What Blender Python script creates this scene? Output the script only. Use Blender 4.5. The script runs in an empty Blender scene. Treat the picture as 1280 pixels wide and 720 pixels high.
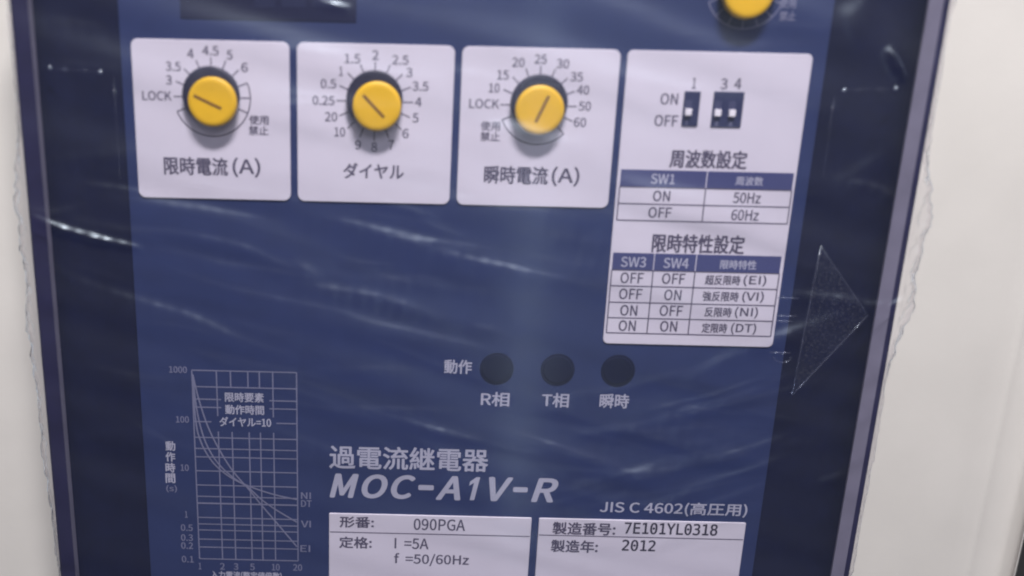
import bpy, bmesh, math, random
import numpy as np
from mathutils import Vector, Matrix, noise

random.seed(7)
sc = bpy.context.scene
MM = 0.001

# ------------------------------------------------------------------ camera
# Plane frame of the relay's printed face: u right, v up, w towards the viewer (mm).
# World: x = u, y = -w, z = v (metres).
F, CX, CY = 1000.0, 500.0, 360.0          # focal length and principal point of the (cropped) 1280x720 photo
_dn = np.array([405 - CX, 4430 - CY, F]); _dn /= np.linalg.norm(_dn)
_U = np.array([1.0, (CX - 405) / (4430 - CY), 0.0]); _U /= np.linalg.norm(_U)
_V = -_dn
_W = np.cross(_U, _V)
RC = np.stack([_U, _V, _W])               # camera coords -> plane coords
CAM = np.array([0.0, 0.0, 150.0])

def ray(px, py):
    return RC @ np.array([(px - CX) / F, (py - CY) / F, 1.0])
def Q(px, py, w=0.0):
    r = ray(px, py); t = (w - CAM[2]) / r[2]
    return CAM[0] + t * r[0], CAM[1] + t * r[1]
# scale so that the printed face is 128 mm wide, centred on the origin
_a, _b = Q(153.3, 122), Q(1025, 122)
CAM[2] *= 128.0 / (_b[0] - _a[0])
_c = Q(594, 360)
CAM[0] -= _c[0]; CAM[1] -= _c[1]

def wd(u, v, w):
    return Vector((u * MM, -w * MM, v * MM))

cam_d = bpy.data.cameras.new('camera'); cam = bpy.data.objects.new('camera', cam_d)
sc.collection.objects.link(cam); sc.camera = cam
cam_d.sensor_width = 36.0; cam_d.lens = 36.0 * F / 1280
cam_d.shift_x = (640 - CX) / 1280; cam_d.shift_y = 0.0
cam_d.clip_start = 0.005; cam_d.clip_end = 20
def _pw(v): return Vector((v[0], -v[2], v[1]))
_x = _pw(RC @ np.array([1, 0, 0.])); _y = _pw(RC @ np.array([0, -1., 0])); _z = _pw(RC @ np.array([0, 0, -1.]))
m = Matrix((_x, _y, _z)).transposed().to_4x4(); m.translation = wd(*CAM)
cam.matrix_world = m
cam_d.dof.use_dof = True; cam_d.dof.focus_distance = 0.166; cam_d.dof.aperture_fstop = 5.6

# ------------------------------------------------------------------ world, lamps, exposure
w = bpy.data.worlds.new('World'); sc.world = w; w.use_nodes = True
w.node_tree.nodes['Background'].inputs[0].default_value = (0.80, 0.82, 1.0, 1)
w.node_tree.nodes['Background'].inputs[1].default_value = 0.085

def area(name, loc, target, sx, sy, power, col):
    d = bpy.data.lights.new(name, 'AREA'); d.shape = 'RECTANGLE'; d.size = sx; d.size_y = sy; d.energy = power; d.color = col
    o = bpy.data.objects.new(name, d); sc.collection.objects.link(o); o.location = loc
    o.rotation_euler = (Vector(target) - Vector(loc)).to_track_quat('-Z', 'Y').to_euler()
    return o
area('ceiling_lamp', (0.02, -0.25, 0.50), (0, 0, 0), 0.15, 0.045, 5.4, (1.0, 0.97, 0.945))
area('room_fill', (0.3, -1.3, 0.95), (0, 0, 0), 1.0, 0.6, 6.0, (0.94, 0.94, 1.0))  # added soft source behind the viewer, for fill and the haze gradient

area('band_light', (0.207, -1.2, -0.15), (0.0, 0, -0.15), 0.05, 1.3, 0.55, (0.85, 0.95, 1.0))     # added strip light that makes the pale upright band mirrored in the cover

sc.view_settings.view_transform = 'Standard'; sc.view_settings.look = 'None'
sc.view_settings.exposure = 0.0; sc.view_settings.gamma = 1.0
sc.view_settings.use_curve_mapping = False
sc.cycles.use_denoising = True
sc.cycles.transparent_max_bounces = 24
sc.cycles.max_bounces = 5; sc.cycles.glossy_bounces = 2; sc.cycles.diffuse_bounces = 2
sc.cycles.filter_width = 2.0

# ------------------------------------------------------------------ materials
def mat(name, col, rough=0.5, spec=0.5, grain=0.0, grain_scale=900, bump=0.0, bump_scale=900, tint=None, coat=0.0):
    ma = bpy.data.materials.new(name); ma.use_nodes = True
    nt = ma.node_tree; b = nt.nodes['Principled BSDF']
    b.inputs['Base Color'].default_value = (*col, 1); b.inputs['Roughness'].default_value = rough
    b.inputs['Specular IOR Level'].default_value = spec; b.inputs['Coat Weight'].default_value = coat
    tc = nt.nodes.new('ShaderNodeTexCoord')
    if grain:
        n = nt.nodes.new('ShaderNodeTexNoise'); n.inputs['Scale'].default_value = grain_scale; n.inputs['Detail'].default_value = 5
        nt.links.new(tc.outputs['Object'], n.inputs['Vector'])
        r = nt.nodes.new('ShaderNodeMapRange'); r.inputs[1].default_value = .3; r.inputs[2].default_value = .7
        r.inputs[3].default_value = 1 - grain; r.inputs[4].default_value = 1 + grain
        nt.links.new(n.outputs['Fac'], r.inputs[0])
        mx = nt.nodes.new('ShaderNodeVectorMath'); mx.operation = 'SCALE'; mx.inputs[0].default_value = col
        nt.links.new(r.outputs[0], mx.inputs['Scale']); nt.links.new(mx.outputs[0], b.inputs['Base Color'])
    if bump:
        n2 = nt.nodes.new('ShaderNodeTexNoise'); n2.inputs['Scale'].default_value = bump_scale; n2.inputs['Detail'].default_value = 3
        nt.links.new(tc.outputs['Object'], n2.inputs['Vector'])
        bp = nt.nodes.new('ShaderNodeBump'); bp.inputs['Strength'].default_value = bump; bp.inputs['Distance'].default_value = 0.0002
        nt.links.new(n2.outputs['Fac'], bp.inputs['Height']); nt.links.new(bp.outputs[0], b.inputs['Normal'])
    return ma

M = dict(
    wall=mat('cream_paint', (0.67, 0.64, 0.62), 0.45, 0.35, 0.03, 60, 0.08, 700),
    dark_gap=mat('gap_shade', (0.03, 0.03, 0.032), 0.6),
    case=mat('violet_navy_plastic', (0.018, 0.017, 0.062), 0.4, 0.5, 0.1, 300, 0.1),
    lip=mat('edge_highlight_plastic', (0.20, 0.19, 0.27), 0.35, 0.5, 0.08, 200),  # paler than the case: the rim's edge reflection is put into the colour
    tray=mat('dark_navy_plastic', (0.004, 0.007, 0.036), 0.7, 0.12, 0.1, 300),
    panel=mat('navy_print', (0.021, 0.036, 0.122), 0.55, 0.3, 0.05, 200, 0.1),
    label=mat('white_print', (0.68, 0.655, 0.755), 0.5, 0.35, 0.015, 150, 0.1),
    ink=mat('dark_ink', (0.085, 0.075, 0.13), 0.6),
    inkb=mat('black_ink', (0.035, 0.03, 0.06), 0.6),
    header=mat('navy_ink', (0.055, 0.065, 0.19), 0.6),
    white=mat('pale_ink', (0.43, 0.44, 0.56), 0.6),
    faint=mat('faint_ink', (0.185, 0.195, 0.31), 0.6),
    yellow=mat('yellow_plastic', (0.82, 0.49, 0.012), 0.42, 0.5, 0.03, 400, 0.08, 1500),
    slot=mat('groove_shade', (0.20, 0.09, 0.01), 0.7),  # brown of a flat strip, stands for the shade inside the knob slot
    collar=mat('navy_collar', (0.016, 0.016, 0.045), 0.5),
    lens=mat('dark_lens', (0.003, 0.006, 0.034), 0.7, 0.1),
    display=mat('dark_display', (0.010, 0.013, 0.050), 0.6, 0.15),
    cell=mat('display_cell', (0.016, 0.021, 0.065), 0.6, 0.15),
    switch=mat('switch_blue', (0.022, 0.028, 0.09), 0.4),
    slider=mat('white_slider', (0.85, 0.83, 0.9), 0.4),
    swslot=mat('switch_slot', (0.045, 0.05, 0.12), 0.5),
)

def clear_mat(name, tint, gloss_rough, refl, haze, haze_col=(0.8, 0.8, 0.9), bump=0.0, bscale=150, stretch=None, stipple=False):
    ma = bpy.data.materials.new(name); ma.use_nodes = True
    nt = ma.node_tree; nt.nodes.clear(); L = nt.links.new
    out = nt.nodes.new('ShaderNodeOutputMaterial')
    tr = nt.nodes.new('ShaderNodeBsdfTransparent'); tr.inputs[0].default_value = (*tint, 1)
    gl = nt.nodes.new('ShaderNodeBsdfGlossy'); gl.inputs['Roughness'].default_value = gloss_rough
    gl.inputs[0].default_value = (0.76, 0.87, 1, 1)
    df = nt.nodes.new('ShaderNodeBsdfDiffuse'); df.inputs[0].default_value = (*haze_col, 1)
    fr = nt.nodes.new('ShaderNodeLayerWeight'); fr.inputs[0].default_value = 0.5
    pw = nt.nodes.new('ShaderNodeMath'); pw.operation = 'POWER'; pw.inputs[1].default_value = 5.0; L(fr.outputs['Facing'], pw.inputs[0])
    sk = nt.nodes.new('ShaderNodeMath'); sk.operation = 'MULTIPLY_ADD'; sk.inputs[1].default_value = 0.92; sk.inputs[2].default_value = 0.045; L(pw.outputs[0], sk.inputs[0])
    mu = nt.nodes.new('ShaderNodeMath'); mu.operation = 'MULTIPLY'; mu.use_clamp = True; mu.inputs[1].default_value = refl
    L(sk.outputs[0], mu.inputs[0])
    m1 = nt.nodes.new('ShaderNodeMixShader'); m2 = nt.nodes.new('ShaderNodeMixShader')
    m1.inputs[0].default_value = haze
    L(tr.outputs[0], m1.inputs[1]); L(df.outputs[0], m1.inputs[2])
    L(mu.outputs[0], m2.inputs[0]); L(m1.outputs[0], m2.inputs[1]); L(gl.outputs[0], m2.inputs[2])
    L(m2.outputs[0], out.inputs[0])
    tc = nt.nodes.new('ShaderNodeTexCoord')
    if bump:
        mp = nt.nodes.new('ShaderNodeMapping'); 
        if stretch: mp.inputs['Rotation'].default_value = stretch[0]; mp.inputs['Scale'].default_value = stretch[1]
        n = nt.nodes.new('ShaderNodeTexNoise'); n.inputs['Scale'].default_value = bscale; n.inputs['Detail'].default_value = 4
        L(tc.outputs['Object'], mp.inputs[0]); L(mp.outputs[0], n.inputs['Vector'])
        bp = nt.nodes.new('ShaderNodeBump'); bp.inputs['Strength'].default_value = bump; bp.inputs['Distance'].default_value = 0.001
        L(n.outputs['Fac'], bp.inputs['Height']); L(bp.outputs[0], gl.inputs['Normal']); L(bp.outputs[0], fr.inputs['Normal'])
    if stipple:
        vo = nt.nodes.new('ShaderNodeTexNoise'); vo.inputs['Scale'].default_value = 2300; vo.inputs['Detail'].default_value = 2
        L(tc.outputs['Object'], vo.inputs['Vector'])
        r = nt.nodes.new('ShaderNodeMapRange'); r.inputs[1].default_value = .52; r.inputs[2].default_value = .64
        r.inputs[3].default_value = 0.0; r.inputs[4].default_value = haze
        L(vo.outputs['Fac'], r.inputs[0]); L(r.outputs[0], m1.inputs[0])
    return ma
M['cover'] = clear_mat('clear_acrylic', (0.99, 0.98, 0.995), 0.12, 0.5, 0.003)
M['film'] = clear_mat('plastic_film', (0.99, 0.98, 0.995), 0.34, 1.4, 0.009, bump=0.14, bscale=110,
                      stretch=((0, math.radians(17), 0), (0.35, 1, 1.6)))
M['ridge'] = clear_mat('clear_ridge', (0.96, 0.96, 1.0), 0.18, 1.5, 0.025)
M['bead'] = clear_mat('clear_bead', (0.96, 0.96, 1.0), 0.25, 6.0, 0.02)
M['stipple'] = clear_mat('stippled_acrylic', (0.97, 0.97, 1.0), 0.3, 0.6, 0.042, stipple=True)

# ------------------------------------------------------------------ mesh helpers
def link(name, me, ma, parent=None, smooth=False):
    o = bpy.data.objects.new(name, me); sc.collection.objects.link(o)
    if ma is not None: me.materials.clear(); me.materials.append(ma)
    if parent is not None:
        o.parent = parent
        if parent.type == 'EMPTY': o.location = -parent.location
    if smooth:
        for p in me.polygons: p.use_smooth = True
    return o
def mesh(name, verts, faces):
    me = bpy.data.meshes.new(name); me.from_pydata([wd(*v) for v in verts], [], faces); me.update()
    return me
def fixn(me):
    bm = bmesh.new(); bm.from_mesh(me); bmesh.ops.recalc_face_normals(bm, faces=bm.faces); bm.to_mesh(me); bm.free()
    return me

def rr_loop(u0, u1, v0, v1, r, n=6):
    pts = []
    for cu, cv, a0 in ((u1 - r, v1 - r, 0), (u0 + r, v1 - r, 90), (u0 + r, v0 + r, 180), (u1 - r, v0 + r, 270)):
        for k in range(n + 1):
            a = math.radians(a0 + 90 * k / n); pts.append((cu + r * math.cos(a), cv + r * math.sin(a)))
    return pts
def loft(name, loops, cap_end=False, cap_start=False):
    n = len(loops[0]); vs = [p for l in loops for p in l]; fs = []
    for i in range(len(loops) - 1):
        for k in range(n):
            a, b = i * n + k, i * n + (k + 1) % n
            fs.append((a, b, b + n, a + n))
    if cap_end: fs.append(tuple(range((len(loops) - 1) * n, len(loops) * n)))
    if cap_start: fs.append(tuple(range(n))[::-1])
    return fixn(mesh(name, vs, fs))
def slab(name, u0, u1, v0, v1, w0, w1, r, ma, parent, bev=0.08):
    L0 = [(*p, w0) for p in rr_loop(u0, u1, v0, v1, r)]
    L1 = [(*p, w1 - bev) for p in rr_loop(u0, u1, v0, v1, r)]
    L2 = [(*p, w1) for p in rr_loop(u0 + bev, u1 - bev, v0 + bev, v1 - bev, max(r - bev, .01))]
    return link(name, loft(name, [L0, L1, L2], True, True), ma, parent)
def disc(name, cu, cv, prof, ma, parent, n=48, smooth=True, cap=True):
    loops = [[(cu + r * math.cos(2 * math.pi * k / n), cv + r * math.sin(2 * math.pi * k / n), w) for k in range(n)] for r, w in prof]
    o = link(name, loft(name, loops, cap, True), ma, parent)
    if smooth:
        for p in o.data.polygons: p.use_smooth = len(p.vertices) == 4
    return o
def ribbons(name, lines, width, w, ma, parent, thick=0.02):
    """flat printed strokes; each line a list of (u, v)"""
    vs, fs = [], []
    for ln in lines:
        wdt = width
        if isinstance(ln, tuple): ln, wdt = ln
        P = [Vector(p) for p in ln]; b = len(vs)
        for i, p in enumerate(P):
            d = (P[min(i + 1, len(P) - 1)] - P[max(i - 1, 0)]).normalized(); nrm = Vector((-d.y, d.x)) * wdt / 2
            vs += [(p.x + nrm.x, p.y + nrm.y, w), (p.x - nrm.x, p.y - nrm.y, w)]
        for i in range(len(P) - 1):
            fs.append((b + 2 * i, b + 2 * i + 1, b + 2 * i + 3, b + 2 * i + 2))
        w += 0.0006
    return link(name, mesh(name, vs, fs), ma, parent)
def tube(name, pts, r, ma, parent, n=8):
    """rod along 3-D points (u, v, w)"""
    P = [Vector(p) for p in pts]; loops = []
    for i, p in enumerate(P):
        d = (P[min(i + 1, len(P) - 1)] - P[max(i - 1, 0)]).normalized()
        a = d.cross(Vector((0, 0, 1))).normalized(); b = d.cross(a)
        loops.append([tuple(p + (a * math.cos(t) + b * math.sin(t)) * r) for t in (2 * math.pi * k / n for k in range(n))])
    return link(name, loft(name, loops, True, True), ma, parent, True)

import os
def bundled_font(name):
    try: return bpy.data.fonts.load(os.path.join(bpy.utils.system_resource('DATAFILES', path='fonts'), name))
    except Exception: return None
GOTHIC = bundled_font('Noto Sans CJK Regular.woff2')     # Blender's own interface fonts
MONO = bundled_font('DejaVuSansMono.woff2')
def letters(s, cx, cy, wpx, hpx, ma, parent, w, bold=0.0, shear=0.0, font=None):
    """print string s so that its ink fills wpx x hpx of the photograph round (cx, cy), on the face at height w"""
    cu_ = bpy.data.curves.new('lettering', 'FONT'); cu_.body = s; cu_.font = font or GOTHIC or cu_.font; cu_.size = 10; cu_.resolution_u = 8 if len(s) == 1 and hpx > 20 else 3
    cu_.shear = shear
    to = bpy.data.objects.new('lettering', cu_); sc.collection.objects.link(to)
    dg = bpy.context.evaluated_depsgraph_get()
    me = bpy.data.meshes.new_from_object(to.evaluated_get(dg))
    bpy.data.objects.remove(to); bpy.data.curves.remove(cu_)
    co = np.empty(len(me.vertices) * 3); me.vertices.foreach_get('co', co); co = co.reshape(-1, 3)
    lo, hi = co.min(0), co.max(0)
    c = Q(cx, cy, w); sx = Q(cx + wpx / 2, cy, w)[0] - Q(cx - wpx / 2, cy, w)[0]; sy = Q(cx, cy - hpx / 2, w)[1] - Q(cx, cy + hpx / 2, w)[1]
    out = np.empty_like(co)
    out[:, 0] = ((co[:, 0] - (lo[0] + hi[0]) / 2) / (hi[0] - lo[0]) * sx + c[0]) * MM
    out[:, 1] = -w * MM
    out[:, 2] = ((co[:, 1] - (lo[1] + hi[1]) / 2) / (hi[1] - lo[1]) * sy + c[1]) * MM
    me.vertices.foreach_set('co', out.ravel()); me.update(); me.name = 'lettering'
    bold = bold if bold > .03 else .020 + max(bold, 0)
    if bold > 0:                                # heavier stroke: the outline printed again, shifted by part of a stroke
        bm = bmesh.new(); bm.from_mesh(me); g0 = list(bm.verts) + list(bm.edges) + list(bm.faces)
        k = bold * sy * MM
        for i, (dx, dz) in enumerate(((-1, 0), (1, 0), (0, .8), (0, -.8), (.7, .6), (-.7, -.6), (.7, -.6), (-.7, .6))):
            d = bmesh.ops.duplicate(bm, geom=g0)['geom']
            bmesh.ops.translate(bm, verts=[e for e in d if isinstance(e, bmesh.types.BMVert)], vec=(dx * k, -(i + 1) * 2e-7, dz * k))
        bm.to_mesh(me); bm.free()
    return link('lettering', me, ma, parent)

def avg(*a): return sum(a) / len(a)
def box_px(tl, tr, bl, br, w=0.0):
    tl, tr, bl, br = (Q(*p, w) for p in (tl, tr, bl, br))
    return avg(tl[0], bl[0]), avg(tr[0], br[0]), avg(bl[1], br[1]), avg(tl[1], tr[1])

# ------------------------------------------------------------------ the wall behind
RIM = 5.0; WALL = -14.0
def col_u(x0, k, w, ys=(40, 200, 360, 520, 680)):
    return avg(*[Q(x0 + k * y, y, w)[0] for y in ys])
wu = avg(Q(1264, 450, WALL)[0], Q(1216, 715, WALL)[0])            # pressed bead in the sheet
lu = avg(Q(1280, 596, WALL)[0], Q(1250, 718, WALL)[0])            # folded edge
le = avg(Q(1280, 672, WALL + 3)[0], Q(1270, 718, WALL + 3)[0])
prof = [(-320, 0), (wu - 9, 0), (wu - 5, -0.25), (wu - 1.6, -0.45), (wu - 0.5, -0.15), (wu, 0.05), (wu + 0.6, -0.2), (wu + 2.2, -0.35),
        (lu - 0.9, -0.3), (lu - 0.2, 0.2), (lu + 0.3, 1.4), (lu + 0.9, 2.5), (le - 0.5, 3.1), (le, 2.9), (le + 0.25, 2.0), (le + 0.3, -9)]
vv = [-260, -120, -60, 0, 60, 120, 320]
vs = [(u, v, WALL + h) for v in vv for (u, h) in prof]; n = len(prof)
fs = [(j * n + i, j * n + i + 1, (j + 1) * n + i + 1, (j + 1) * n + i) for j in range(len(vv) - 1) for i in range(n - 1)]
wl = link('wall', fixn(mesh('wall', vs, fs)), M['wall'], None, True); wl['kind'] = 'structure'
wl['label'] = 'cream painted sheet metal panel behind the relay'
g = link('dark_gap_sheet', mesh('recess', [(le - 5, -260, -24), (le + 200, -260, -24), (le + 200, 320, -24), (le - 5, 320, -24)], [(0, 1, 2, 3)]), M['dark_gap']); g['kind'] = 'structure'  # dark sheet standing in for the shade of the gap
g['label'] = 'dark gap beyond the folded edge of the cream panel'

# ------------------------------------------------------------------ the relay
VT, VB = 70.0, -82.0
relay = bpy.data.objects.new('overcurrent_relay', None); sc.collection.objects.link(relay)
relay.location = wd(0, VB, WALL)
relay['label'] = 'dark blue overcurrent relay with yellow knobs, white dial labels and a printed curve chart'
relay['category'] = 'relay'

oL, oR = col_u(11, .0860, RIM), col_u(1193.4, -.1835, RIM)
rL, rR = col_u(37, .0765, RIM), col_u(1181.6, -.178, RIM)
iL, iR = col_u(41, .0765, RIM - 1), col_u(1166, -.182, RIM - 1)
def rl(l, r, dv, w, rad): return [(*p, w) for p in rr_loop(l, r, VB + dv, VT - dv, rad)]
link('case', loft('case', [rl(oL, oR, 0, WALL + .02, 3), rl(oL, oR, 0, RIM - .9, 3), rl(oL + .25, oR - .25, .25, RIM - .25, 3), rl(oL + .8, oR - .5, .8, RIM, 2.5),
                           rl(rL, rR, 3, RIM, 1.5)]), M['case'], relay)
link('rim', loft('rim', [rl(rL, rR, 3, RIM, 1.5), rl(rL + .1, rR - .15, 3.2, RIM + .25, 1.5), rl(iL, iR, 4.6, RIM - 1, 1.5), rl(iL, iR, 4.6, RIM - 1.6, 1.5)]), M['lip'], relay)
FLOOR = -1.0
cove = [(.02, 3.6), (.3, 2.7), (.9, 1.7), (2.0, .6), (3.6, -.3), (5.6, -.8), (8.0, FLOOR)]      # moulded cove from rim to floor
link('tray', loft('tray', [rl(iL + d, iR - d, 4.6 + d, w_, 1.5) for d, w_ in cove], True), M['tray'], relay, True)

pL, pR = col_u(146, .0600, 0), col_u(1042, -.139, 0)
panel = slab('front_panel', pL, pR, VB + 8, VT - 8, FLOOR + .01, 0, 0.6, M['panel'], relay)
T0 = 0.03       # print on the navy face
LW = 0.25       # label plates
T1 = LW + 0.03

# white label plates
d1 = box_px((163.5, 47), (362, 51), (174, 245), (363.5, 250.5))
d2 = box_px((371.5, 52.5), (569.5, 57.5), (372, 251.5), (561, 256))
d3 = box_px((578.5, 57.5), (776, 62.5), (570, 256), (759.5, 260.5))
d4 = box_px((785.5, 63), (1019.5, 70), (752.5, 429), (961.5, 433.5))
top = avg(d1[3], d2[3], d3[3], d4[3]); bot = avg(d1[2], d2[2], d3[2])
labels = []
for d in (d1, d2, d3):
    labels.append(slab('dial_label', d[0], d[1], bot, top, -.3, LW, 1.3, M['label'], relay))
sl = slab('switch_label', d4[0], d4[1], d4[2], top, -.3, LW, 1.0, M['label'], relay)
n1 = box_px((411.5, 641.3), (665, 647), (411.3, 720), (659, 720)); n2 = box_px((676.5, 647.3), (933.3, 652.2), (666, 720), (922, 720))
ntop = avg(n1[3], n2[3])
np1 = slab('rating_plate', n1[0], n1[1], ntop - 24, ntop, -.3, LW, .25, M['label'], relay)
np2 = slab('rating_plate', n2[0], n2[1], ntop - 24, ntop, -.3, LW, .25, M['label'], relay)

# ---- dials
def polar(c, r, a): return (c[0] + r * math.cos(math.radians(a)), c[1] + r * math.sin(math.radians(a)))
def knob(ctr_px, cap_px, slot_px, r_collar=5.15):
    cu, cv = Q(*ctr_px, 0.3); k = bpy.data.objects
    base = disc('knob', cu, cv, [(r_collar, -.2), (r_collar, 1.6), (r_collar - .15, 1.75), (r_collar - .5, 1.78)], M['collar'], relay)
    qu, qv = Q(*cap_px, 2.8)
    disc('knob_cap', qu, qv, [(4.45, 1.5), (4.42, 2.4), (4.32, 2.62), (4.1, 2.76), (3.5, 2.81)], M['yellow'], base)
    a, b = Q(*slot_px[0], 2.84), Q(*slot_px[1], 2.84)
    ribbons('pointer_groove', [[a, b]], 0.58, 2.835, M['slot'], base)
R0, R1 = 5.5, 7.05
def dial(lab, ctr_px, ticks, arc, nums, ma, tz):
    c = Q(*ctr_px, tz)
    ln = [[polar(c, R0 - .3, a), polar(c, R1, a)] for a in ticks]
    if arc: ln.append([polar(c, R1, arc[0] + (arc[1] - arc[0]) * i / 40) for i in range(41)])
    ribbons('scale_marking', ln, 0.22, tz, ma, lab)
    for (s, x, y, w_) in nums: letters(s, x, y, w_, 11.5, ma, lab, tz, -0.005)
A = [180 - 22.5 * i for i in range(17)]
dial(labels[0], (265, 121.7), A[:7] + [22.5, 0, -22.5, 202.5], (22.5, -157.5),
     [('LOCK', 196, 119.7, 36), ('3', 211, 100, 7), ('3.5', 216.5, 83, 18), ('4', 238, 67, 8), ('4.5', 263, 63.4, 20), ('5', 287, 68.7, 7), ('6', 305.6, 84.4, 8)], M['ink'], T1)
dial(labels[1], (468.4, 127), [22.5 * i for i in range(16)], None,
     [('2', 469.4, 68.8, 7.5), ('2.5', 500.6, 75, 20), ('3', 511.6, 90.6, 7.5), ('3.5', 525.6, 107.8, 19.5), ('4', 523, 127.5, 8), ('5', 519.4, 147.5, 7), ('6', 506.9, 167, 7.5),
      ('7', 489, 181, 7), ('8', 467.8, 183.8, 7), ('9', 447.5, 181, 7), ('10', 424.7, 165, 13), ('20', 413.8, 146, 15), ('0.25', 404.4, 125.6, 27), ('0.5', 410.6, 104.7, 19),
      ('1', 426.3, 89, 4), ('1.5', 440.6, 73.4, 19)], M['ink'], T1)
dial(labels[2], (673, 132), [180 - 22.5 * i for i in range(10)] + [202.5, 315], (202.5, 315),
     [('LOCK', 605.3, 129.7, 37), ('10', 617.8, 110, 13), ('15', 628.8, 93.8, 14), ('20', 648, 78, 15), ('25', 676, 74, 15), ('30', 703.8, 79.7, 15), ('35', 721, 96, 15),
      ('40', 728.8, 112.5, 15), ('50', 731, 132.8, 15), ('60', 725, 153, 15)], M['ink'], T1)
for lab, x, y in ((labels[0], 323.5, 150), (labels[2], 613, 157.5)):
    letters('使用', x, y, 24, 11.5, M['ink'], lab, T1); letters('禁止', x - .3, y + 13.3, 24, 11.5, M['ink'], lab, T1)
letters('限時電流', 244.8, 207.8, 79, 22, M['ink'], labels[0], T1, .006); letters('(A)', 308, 209.5, 34, 24, M['ink'], labels[0], T1)
letters('ダイヤル', 467, 214, 75, 19, M['ink'], labels[1], T1, .006)
letters('瞬時電流', 645, 219, 79, 22, M['ink'], labels[2], T1, .006); letters('(A)', 707, 220.8, 34, 24, M['ink'], labels[2], T1)
knob((265, 119), (264.7, 127.4), ((242, 119.5), (276.5, 136)))
knob((468.5, 124), (471, 133), ((454, 119), (480, 147)))
knob((673, 129), (675.2, 137.8), ((686, 120), (669.5, 153)))
c4 = (934, -16)
dial(panel, c4, [22.5 * i for i in range(16)], (-22.5, -157.5), [], M['faint'], T0)
letters('使用', 985, 4, 20, 12, M['faint'], panel, T0); letters('禁止', 984.5, 20, 20, 12, M['faint'], panel, T0)
knob((934.5, -18), (937.5, -10), ((925, -14), (950, -5)))

# ---- setting switches
def switch(tl, tr, bl, br, pos):
    b = box_px(tl, tr, bl, br, .4)
    s = slab('switch', b[0], b[1], b[2], b[3], -.1, .45, .08, M['switch'], relay, .05)
    for (x, y), nn in pos:
        u, v = Q(x, y, .6)
        slab('switch_slot', u - .62, u + .62, v - .75, v + 2.1, .40, .47, .05, M['swslot'], s, .02)
        slab('slider', u - .58, u + .58, v - .62, v + .62, .44, 1.0, .08, M['slider'], s, .06)
        letters(nn, x - 1.8, y + 14.2, 3 if nn == '1' else 5, 5.5, M['faint'], s, .48)
switch((855.8, 114), (876, 114.4), (852, 157.8), (872, 157.8), [((860, 140), '1')])
switch((893, 114.4), (930.7, 115), (888.3, 158.7), (926, 159.4), [((896.8, 141), '3'), ((914.8, 141.5), '4')])
for s, x, y, w_, h in (('1', 867.8, 104, 4.5, 13.5), ('3', 905.3, 105, 8, 13.5), ('4', 922.5, 104.8, 8.5, 13.5), ('ON', 836.6, 123.8, 21.5, 14), ('OFF', 832.8, 151, 29, 14)):
    letters(s, x, y, w_, h, M['ink'], sl, T1, -.006)
letters('周波数設定', 885.7, 199.3, 96, 22.5, M['ink'], sl, T1, .008)
letters('限時特性設定', 873, 305, 115, 23, M['ink'], sl, T1, .008)

def table(tl, tr, bl, br, rows, cols, hdr):
    u0, u1, v0, v1 = box_px(tl, tr, bl, br, T1)
    H = v1 - v0; vsr = [v1 - H * r for r in rows]; us = [u0 + (u1 - u0) * c for c in cols]
    hv = vsr[0]
    # header strip, one dark cell for each column
    for i in range(len(us) - 1):
        slab('table_header', us[i] + (.08 if i else 0), us[i + 1] - (.08 if i < len(us) - 2 else 0), hv, v1, LW - .1, LW + .02, .02, M['header'], sl, .005)
    ln = [[(u0, v), (u1, v)] for v in vsr] + [[(u, v0), (u, hv)] for u in us]
    ribbons('table_marking', ln, 0.23, T1, M['ink'], sl)
table((776.4, 211.5), (992.7, 216.6), (771, 275.2), (984, 279.8), [.338, .67, 1], [0, .5, 1], 1)
table((766.7, 315.4), (978, 320.8), (757.7, 416), (962.5, 420.4), [.212, .408, .612, .808, 1], [0, .247, .497, 1], 1)
for s, x, y, w_ in (('SW1', 828.8, 223.7, 29.5), ('SW3', 792, 327.5, 31), ('SW4', 845.2, 329, 31)):
    letters(s, x, y, w_, 12.5, M['white'], sl, T1 + .01, -.004)
letters('周波数', 936.9, 226.5, 34, 11, M['white'], sl, T1 + .01); letters('限時特性', 923, 331, 45, 11, M['white'], sl, T1 + .01)
for s, x, y in (('ON', 827, 245), ('OFF', 825, 265.7), ('50Hz', 933.8, 247.5), ('60Hz', 931.4, 269), ('OFF', 790, 347.5), ('OFF', 788.3, 367.5), ('ON', 786, 388), ('ON', 784, 407.2),
                ('OFF', 842, 348.4), ('ON', 841, 368.8), ('OFF', 839, 388.5), ('ON', 835.8, 408)):
    letters(s, x, y, {'ON': 21, 'OFF': 28.5}.get(s, 34), 13.3, M['ink'], sl, T1 + .01, -.006)
for s, x0, x1, t, x2, x3, y in (('超反限時', 881.7, 925.4, '(EI)', 929.6, 957.7, 350.6), ('強反限時', 878.5, 923.3, '(VI)', 928, 954.6, 371),
                                ('反限時', 881, 914.6, '(NI)', 918.8, 947.3, 390.5), ('定限時', 877.5, 908.8, '(DT)', 914, 945, 410.6)):
    letters(s, (x0 + x1) / 2, y - .4, x1 - x0, 12, M['ink'], sl, T1 + .01); letters(t, (x2 + x3) / 2, y + .4, x3 - x2, 14, M['ink'], sl, T1 + .01)

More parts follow.
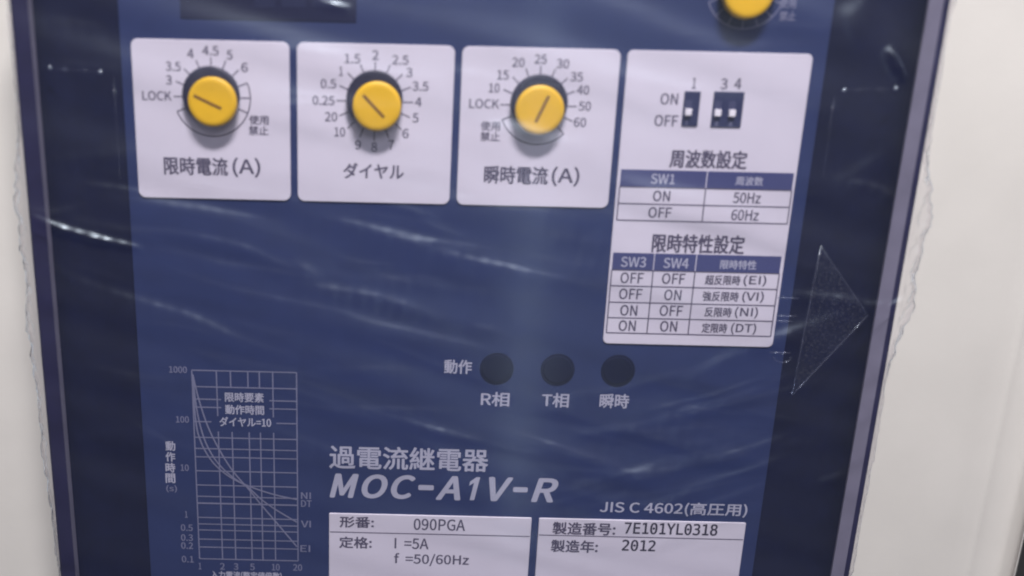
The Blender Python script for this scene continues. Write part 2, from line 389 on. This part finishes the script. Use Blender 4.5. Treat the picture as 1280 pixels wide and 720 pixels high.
# ---- indicators
for x, y in ((621, 461), (697, 462.2), (772.4, 463.5)):
    u, v = Q(x, y)
    b = disc('indicator', u, v, [(3.42, -.2), (3.40, .03), (3.2, .045)], M['lens'], relay)
    disc('indicator_lens', u, v, [(3.0, -.1), (2.95, .055), (2.6, .075), (1.6, .10), (.6, .11)], M['lens'], b)
for s, x, y, w_, h in (('動作', 572.6, 458.5, 34, 17), ('R相', 619, 499, 35, 17.5), ('T相', 694.3, 500.3, 33, 17.5), ('瞬時', 768, 501.3, 36, 17.5)):
    letters(s, x, y, w_, h, M['white'], panel, T0, .004)
letters('過電流継電器', 511, 573.4, 198, 28, M['white'], panel, T0, .0)
def numeral_one(cx, cy, wpx, hpx):
    c = Q(cx, cy, T0); sx = (Q(cx + wpx, cy)[0] - Q(cx, cy)[0]); sy = Q(cx, cy - hpx)[1] - Q(cx, cy)[1]
    P = [(.13, -.5), (.42, -.5), (.74, .5), (.50, .5), (.10, .30), (.05, .12), (.36, .26)]
    link('lettering', mesh('lettering', [(c[0] + (x - .38) * sx * 1.25, c[1] + y * sy, T0) for x, y in P], [(0, 1, 2, 6), (2, 3, 4, 6), (4, 5, 6)]), M['white'], panel)
for ch, x0, x1 in (('M', 38, 146), ('O', 160, 256), ('C', 272, 362), ('-', 376, 432), ('A', 443, 535), ('1', 562, 612), ('V', 643, 733), ('-', 737, 790), ('R', 808, 905)):
    xm = 400 + (x0 + x1) / 6.096; sl_ = .0225 * (xm - 429)
    letters(ch, xm, 607.2 + sl_, (x1 - x0) / 3.048 - 2, 4.2 if ch == '-' else 28, M['white'], panel, T0, .32 if ch == '-' else .048, .0 if ch == '-' else .22) if ch != '1' else numeral_one(xm, 607.2 + sl_, (x1 - x0) / 3.048 - 1, 29)
letters('JIS C 4602(高圧用)', 842, 636.4, 184, 17, M['white'], panel, T0, -.004)

# ---- rating plates
for pl, b, yl in ((np1, n1, 664.8), (np2, n2, 668.7)):
    v = Q(411 if pl is np1 else 672, yl, T1)[1]
    ribbons('rule_marking', [[(b[0] + .2, v), (b[1] - .2, v)]], .2, T1, M['ink'], pl)
letters('形番:', 446, 652.8, 42, 13.5, M['ink'], np1, T1, .01); letters('090PGA', 549.3, 656, 64, 14, M['ink'], np1, T1, -.004)
letters('定格:', 444.3, 678.2, 40, 14, M['ink'], np1, T1, .01); letters('I  =5A', 514.5, 679.6, 42, 13, M['ink'], np1, T1, -.006)
letters('f  =50/60Hz', 539.4, 700, 93, 15, M['ink'], np1, T1, -.006)
letters('製造番号:', 730, 661, 78, 15, M['ink'], np2, T1, .01); letters('7E101YL0318', 838.8, 661.3, 116, 14, M['inkb'], np2, T1, .006, 0, MONO)
letters('製造年:', 718, 683, 58, 15, M['ink'], np2, T1, .01); letters('2012', 798.5, 682, 41, 13.5, M['inkb'], np2, T1, .006, 0, MONO)

# ---- curve chart
u0, u1, v0, v1 = box_px((239.8, 462.2), (370.7, 466.2), (249.3, 698.5), (372.6, 700.8), T0)
def cp(fx, fy): return (u0 + (u1 - u0) * fx, v1 - (v1 - v0) * fy)
fxs = [0, .234, .368, .534, .644, .772, 1]
fys = [0, .082, .145, .186, .26, .342, .4, .444, .518, .594, .655, .77, .806, .839, .89, .934, 1]
G = []
for i, fx in enumerate(fxs):
    if fx in (0, 1): G.append([cp(fx, 0), cp(fx, 1)])
    else:
        G.append([cp(fx, 0), cp(fx, .23 if i in (1, 5) else .085)]); G.append([cp(fx, .31), cp(fx, 1)])
for i, fy in enumerate(fys):
    if i in (2, 3): G += [[cp(0, fy), cp(.27, fy)], [cp(.735, fy), cp(1, fy)]]
    elif i == 4: G += [[cp(0, fy), cp(.17, fy)], [cp(.80, fy), cp(1, fy)]]
    else: G.append([cp(0, fy), cp(1, fy)])
G.append(([cp(0, .692), cp(1, .692)], .34))
chart = ribbons('curve_chart', G, .25, T0, M['faint'], relay)
def smooth_line(pts, n=60):
    P = np.array(pts); t = np.linspace(0, len(P) - 1, n); res = []
    for x in t:
        i = min(int(x), len(P) - 2); f = x - i
        p0, p1, p2, p3 = P[max(i - 1, 0)], P[i], P[i + 1], P[min(i + 2, len(P) - 1)]
        res.append(tuple(.5 * ((2 * p1) + (-p0 + p2) * f + (2 * p0 - 5 * p1 + 4 * p2 - p3) * f * f + (-p0 + 3 * p1 - 3 * p2 + p3) * f ** 3)))
    return res
def cpx(x, y):   # chart point read off the photograph's chart enlargement
    return Q(190 + x / 2.5727, 440 + y / 2.5727, T0)
for ci, pts in enumerate(([(131, 72), (150, 150), (180, 240), (220, 320), (262, 385), (310, 440), (352, 492), (400, 548), (466, 626)],
            [(131, 80), (145, 190), (165, 270), (190, 325), (220, 366), (262, 404), (310, 436), (352, 474), (400, 508), (466, 547)],
            [(131, 100), (142, 230), (158, 290), (185, 340), (217, 376), (265, 410), (330, 438), (400, 460), (466, 474)])):
    ribbons('chart_curve', [smooth_line([cpx(*p) for p in pts])], .30, T0 + .02 + .012 * ci, M['faint'], chart)
for s, x, y, w_ in (('1000', 222.5, 462, 22), ('100', 228, 524.3, 16), ('10', 230.8, 584.6, 10), ('1', 232.8, 643, 3), ('0.5', 233.5, 659.6, 14.5), ('0.3', 233.7, 672, 14.5), ('0.2', 233.9, 682, 14.5),
                    ('0.1', 234.7, 699, 14.5), ('NI', 382.4, 619.6, 12), ('DT', 383, 629.5, 13), ('VI', 382.4, 655, 12), ('EI', 381.6, 685.7, 12), ('1', 250, 707.6, 3), ('2', 278, 707.9, 5.5),
                    ('3', 295, 708.2, 5.5), ('5', 315.5, 708.6, 5.5), ('10', 344.7, 709, 9.5), ('20', 372, 709.4, 11)):
    letters(s, x, y, w_, 8, M['faint'], chart, T0 + .01, .004)
for s, x, y, w_ in (('限時要素', 305.4, 496.8, 48), ('動作時間', 305.8, 512.3, 48), ('ダイヤル=10', 306.6, 527.6, 64)):
    letters(s, x, y, w_, 11.5, M['white'], chart, T0 + .01, .004)
for s, y in (('動', 557.5), ('作', 571), ('時', 584.6), ('間', 597.8)): letters(s, 213, y, 11.5, 11.5, M['white'], chart, T0 + .01, .01)
letters('(s)', 214.5, 611, 13, 9, M['faint'], chart, T0 + .01)
letters('入力電流(整定値倍数)', 308, 719.5, 88, 9.5, M['white'], chart, T0 + .01, .004)

# ---- display window
b = box_px((223, -40), (447, -35), (226, 24), (444.5, 27))
disp = slab('display', b[0], b[1], b[2], b[3], -.2, .12, .1, M['display'], relay, .05)
for x0, x1 in ((318, 343), (352, 382), (390, 418)):
    e = box_px((x0, -30), (x1, -29.5), (x0, 9), (x1, 10))
    slab('display_digit', e[0], e[1], e[2], e[3], .05, .15, .1, M['cell'], disp, .02)

# ------------------------------------------------------------------ clear cover with moulded marks
CZ = 3.4
_cl = [(*p, CZ) for p in rr_loop(iL + .05, iR - .05, VB + 4.7, VT - 4.7, 1.4)]
cover = link('clear_cover', mesh('clear_cover', _cl, [tuple(range(len(_cl)))]), M['cover'], relay)
def q3(x, y, w): return (*Q(x, y, w), w)
tri = [(1026, 308), (1085, 394), (990, 494)]
tri_o = link('arrow_mark', loft('arrow', [[q3(*p, CZ + .02) for p in tri], [q3(*p, CZ + .10) for p in tri]], True), M['stipple'], cover)
for i in range(3):
    a, bb = tri[i], tri[(i + 1) % 3]
    tube('arrow_ridge', [q3(a[0] + (bb[0] - a[0]) * t, a[1] + (bb[1] - a[1]) * t, CZ + .12) for t in (0, .25, .5, .75, 1)], .13, M['ridge'], cover)
for x0, x1, y in ((972, 998, 372), (970, 996, 394.5), (970, 990, 401), (962, 988, 440.5)):
    tube('latch_ridge', [q3(x0, y, CZ + .12), q3((x0 + x1) / 2, y + .4, CZ + .12), q3(x1, y + .6, CZ + .12)], .13, M['ridge'], cover)
tube('latch_ridge', [q3(967 + 11 * (1 - math.cos(t)), 446 + 7 * math.sin(t), CZ + .1) for t in [math.pi * k / 10 for k in range(11)]], .09, M['ridge'], cover)
for pts in ([(62, 85), (125, 90)], [(142, 96), (150, 224)], [(1056, 112), (1120, 111)], [(1043, 120), (1029, 222)]):
    tube('pocket_ridge', [q3(*p, CZ + .05) for p in (pts[0], (avg(pts[0][0], pts[1][0]), avg(pts[0][1], pts[1][1])), pts[1])], .04, M['ridge'], cover)
for x, y in ((62, 85), (125, 90), (1056, 112.5), (1120, 110.5)):
    u, v = Q(x, y, CZ + .2)
    disc('glint_bead', u, v, [(.46, CZ), (.44, CZ + .14), (.37, CZ + .27), (.26, CZ + .37), (.12, CZ + .43), (.04, CZ + .45)], M['bead'], cover, 16)  # beads added to catch a glint at the ends of the pocket ridges

# ------------------------------------------------------------------ crinkled plastic film over the relay
FZ = RIM + .55
NU, NV = 560, 500
us = np.linspace(oL + .3, oR - .3, NU); vs_ = np.linspace(VB - 1.0, VT + 1.0, NV)
UU, VV = np.meshgrid(us, vs_)
H = np.zeros_like(UU)
def crease(pts, s, a, wob=0.12, side=1.0):
    """a ridge along photo points; s half width mm, a height mm"""
    global H
    P = np.array(smooth_line([Q(*p, FZ) for p in pts], 12 * len(pts)))
    seg = np.linalg.norm(np.diff(P, axis=0), axis=1); L = np.concatenate([[0], np.cumsum(seg)]); tot = L[-1]
    lo, hi = P.min(0) - 5 * s, P.max(0) + 5 * s
    jj = np.where((us > lo[0]) & (us < hi[0]))[0]; ii = np.where((vs_ > lo[1]) & (vs_ < hi[1]))[0]
    if len(ii) == 0 or len(jj) == 0: return
    sub = np.ix_(ii, jj); X, Y = UU[sub], VV[sub]
    best = np.full(X.shape, 1e9); tt = np.zeros_like(X); sg = np.zeros_like(X)
    for k in range(len(P) - 1):
        d = P[k + 1] - P[k]; l2 = d @ d + 1e-12
        t = np.clip(((X - P[k, 0]) * d[0] + (Y - P[k, 1]) * d[1]) / l2, 0, 1)
        ex, ey = X - P[k, 0] - t * d[0], Y - P[k, 1] - t * d[1]; dd = ex * ex + ey * ey
        m_ = dd < best; best[m_] = dd[m_]; tt[m_] = (L[k] + t[m_] * seg[k]) / tot
        sg[m_] = np.sign(d[0] * ey[m_] - d[1] * ex[m_])
    taper = np.clip(np.sin(np.pi * np.clip(tt, 0.001, .999)), 0, 1) ** .6
    ph = random.random() * 9
    mod = 1 + wob * np.sin(tt * tot * .9 + ph) + wob * .7 * np.sin(tt * tot * 2.3 + 2 * ph)
    dist = np.sqrt(best) * sg
    prof_ = np.where(dist > 0, np.exp(-(dist / s) ** 2), np.exp(-(dist / (s * 2.2)) ** 2))
    H[sub] += a * taper * mod * prof_
CR = [  # points, half width, height
    ([(38, 268), (60, 277), (85, 286), (130, 298), (182, 310)], .5, .85),
    ([(34, 262), (70, 266), (112, 255)], .5, .22),
    ([(48, 328), (65, 336), (110, 357), (175, 378), (240, 398), (300, 425), (375, 450)], .9, .52),
    ([(160, 288), (230, 294), (305, 310), (345, 328), (388, 344)], .7, .42),
    ([(360, 266), (430, 280), (500, 300), (560, 318), (640, 340), (720, 352)], 1.0, .55),
    ([(362, 326), (385, 338), (400, 350)], .8, .35),
    ([(360, 354), (430, 365), (480, 375), (540, 395), (570, 404)], .9, .55),
    ([(580, 409), (615, 414), (640, 432)], .7, .35),
    ([(500, 523), (545, 538), (610, 552)], .9, .42),
    ([(380, 466), (470, 462), (540, 468)], .7, .22),
    ([(400, 510), (520, 512), (600, 514)], .5, .2),
    ([(850, 478), (915, 445), (980, 418), (1030, 402), (1066, 387)], .9, .52),
    ([(975, 366), (1050, 373), (1090, 381), (1125, 372)], .6, .50),
    ([(1105, 384), (1122, 374), (1136, 366)], .35, .40),
    ([(1058, 228), (1095, 236), (1132, 258)], .55, .42),
    ([(1040, 232), (1075, 214), (1110, 190)], 1.1, .30),
    ([(1109, 58), (1116, 75), (1128, 100)], .5, .75),
    ([(1113, 60), (1124, 84), (1130, 104)], .35, .3),
    ([(1050, 26), (1070, 16), (1092, -4)], 1.5, .40),
    ([(396, 0), (412, 5), (440, 11)], .4, .36),
    ([(690, 618), (770, 595), (850, 575), (960, 555)], .8, .34),
    ([(745, 612), (830, 590), (940, 568)], .7, .30),
    ([(820, 522), (880, 506), (945, 490)], .6, .28),
    ([(680, 585), (760, 590), (830, 586), (930, 566)], .6, .24),
    ([(760, 535), (820, 541), (880, 534)], .7, .24),
    ([(560, 690), (620, 692), (660, 682)], .5, .30),
    ([(60, 560), (150, 545), (220, 560)], 1.2, .2),
    ([(45, 88), (100, 84), (160, 92)], .7, .18),
    ([(40, 205), (100, 200), (160, 196)], 1.0, .25),
    ([(330, 62), (380, 66), (440, 72)], .8, .22),
    ([(560, 92), (600, 96), (640, 110)], .8, .22),
    ([(575, 222), (640, 226), (700, 240)], .8, .25),
    ([(560, 250), (620, 262), (700, 270), (780, 292)], .9, .32),
    ([(640, 288), (720, 300), (790, 318)], .8, .26),
    ([(770, 388), (840, 398), (900, 412), (960, 420)], .7, .26),
    ([(760, 396), (830, 402), (900, 396)], .6, .2),
    ([(200, 332), (290, 362), (400, 384), (470, 400)], .6, .22),
    ([(420, 330), (520, 356), (640, 370)], .6, .2),
    ([(230, 440), (300, 452), (420, 478)], .6, .2),
    ([(1020, 600), (1040, 596), (1056, 590)], .5, .25),
    ([(960, 560), (1000, 554), (1030, 560)], .9, .2),
]
for i_, c in enumerate(CR): crease(c[0], c[1] * (1.0 if i_ == 0 or i_ in (13, 16, 17, 19) else 1.35), c[2] * (1.0 if i_ in (0, 13, 16, 17, 19) else .92))
for k in range(70):                      # faint parallel pull lines of the stretched film
    x, y = random.uniform(60, 900), random.uniform(230, 560); ln_ = random.uniform(60, 240); sl_ = random.uniform(.12, .42)
    crease([(x, y), (x + ln_ * .5, y + ln_ * .5 * sl_ + random.uniform(-6, 6)), (x + ln_, y + ln_ * sl_)], random.uniform(.5, 1.1), random.uniform(.06, .22))
for k in range(26):
    x, y = random.uniform(640, 900), random.uniform(470, 640); ln_ = random.uniform(60, 200); sl_ = random.uniform(-.35, -.12)
    crease([(x, y), (x + ln_ * .5, y + ln_ * .5 * sl_ + random.uniform(0, 9)), (x + ln_, y + ln_ * sl_)], random.uniform(.4, .9), random.uniform(.06, .20))
for k in range(16):                      # broad slack folds
    x, y = random.uniform(40, 760), random.uniform(40, 560); ln_ = random.uniform(180, 420); sl_ = random.uniform(.08, .34)
    crease([(x, y), (x + ln_ * .5, y + ln_ * .5 * sl_ + random.uniform(-14, 14)), (x + ln_, y + ln_ * sl_)], random.uniform(1.8, 3.2), random.uniform(.30, .60), .015)
for k in range(30):
    x, y = random.uniform(60, 1000), random.uniform(20, 250); ln_ = random.uniform(50, 200); sl_ = random.uniform(-.05, .25)
    crease([(x, y), (x + ln_ * .5, y + ln_ * .5 * sl_ + random.uniform(-5, 5)), (x + ln_, y + ln_ * sl_)], random.uniform(.6, 1.2), random.uniform(.05, .14))
# gentle undulation, stretched along the wrap direction
ang = math.radians(-16); ca, sa = math.cos(ang), math.sin(ang)
AU, AV = UU * ca + VV * sa, -UU * sa + VV * ca
rs = np.random.RandomState(3); 
for k in range(46):
    fu, fv = rs.uniform(.01, .07), rs.uniform(.15, .95) * rs.choice([-1, 1]); p = rs.uniform(0, 7)
    env = .5 + .5 * np.sin(AU * rs.uniform(.02, .06) + AV * rs.uniform(.02, .05) + rs.uniform(0, 7))
    H += .026 / abs(fv) ** .8 * env * np.sin(AU * fu + AV * fv + p)
H -= H.min() * .6
verts = np.stack([UU, VV, FZ + H], -1)
def flap(side, pts):
    """columns of film that hang off the edge of the case"""
    pv = [(Q(x, y, 2.0)[1], Q(x, y, 2.0)[0]) for x, y in pts]; pv.sort()
    e = np.interp(vs_, [p[0] for p in pv], [p[1] for p in pv])
    base = oL if side < 0 else oR
    off = np.maximum((e - base) * side, .35) + .05 * np.sin(vs_ * .5) * np.sin(vs_ * .13) + .04 * np.sin(vs_ * 1.3 + 1) * np.sin(vs_ * .21)
    off = np.maximum(off, .3)
    cols = []
    for k in range(17):
        t = min(k / 14.0, 1.0); dw = .35 + 1.6 * t ** 1.5 + (.6 * (k - 14) if k > 14 else 0)
        cr = np.array([noise.noise(Vector((t * 1.6 + 7 * side, v * .45, 0))) * .9 + noise.noise(Vector((t * 3 + 3, v * 1.0, 5))) * .30 for v in vs_])
        ed = np.array([noise.noise(Vector((9.5, v * .9, side))) for v in vs_]) * .25
        tu = base + side * (off + ed * np.clip(off - 1.5, 0, 1)) * (t - .015 * max(k - 14, 0))
        cols.append(np.stack([tu, vs_, FZ + H[:, 0 if side < 0 else -1] * (1 - t) - dw + cr * min(t * 3, 1)], -1))
    return cols
Lf = flap(-1, [(36, 60), (34, 130), (27, 180), (24, 219), (22, 250), (28, 273), (30, 312), (37, 343), (38, 374), (37, 409), (42, 428), (45, 460), (53, 510), (56, 553), (63, 607), (76, 660), (86, 720)])
Rf = flap(1, [(1170, 40), (1150, 180), (1157, 225), (1156, 272), (1147, 312), (1140, 334), (1137, 377), (1127, 402), (1112, 438), (1092, 480), (1048, 716)])
allc = np.concatenate([np.stack(Lf[::-1], 1), verts, np.stack(Rf, 1)], 1)
nc = allc.shape[1]; flat = allc.reshape(-1, 3)
world = np.stack([flat[:, 0], -flat[:, 2], flat[:, 1]], -1) * MM
I = np.arange(NV * nc).reshape(NV, nc)
quads = np.stack([I[:-1, :-1], I[:-1, 1:], I[1:, 1:], I[1:, :-1]], -1).reshape(-1, 4)
me = bpy.data.meshes.new('plastic_film')
me.vertices.add(len(world)); me.vertices.foreach_set('co', world.ravel())
me.loops.add(quads.size); me.loops.foreach_set('vertex_index', quads.ravel())
me.polygons.add(len(quads)); me.polygons.foreach_set('loop_start', np.arange(0, quads.size, 4)); me.polygons.foreach_set('loop_total', np.full(len(quads), 4))
me.update(calc_edges=True); me.validate()
me.polygons.foreach_set('use_smooth', np.ones(len(quads), bool))
film = link('plastic_film', me, M['film'])
film['label'] = 'thin clear crinkled plastic film stretched over the blue relay front'
film['category'] = 'plastic film'
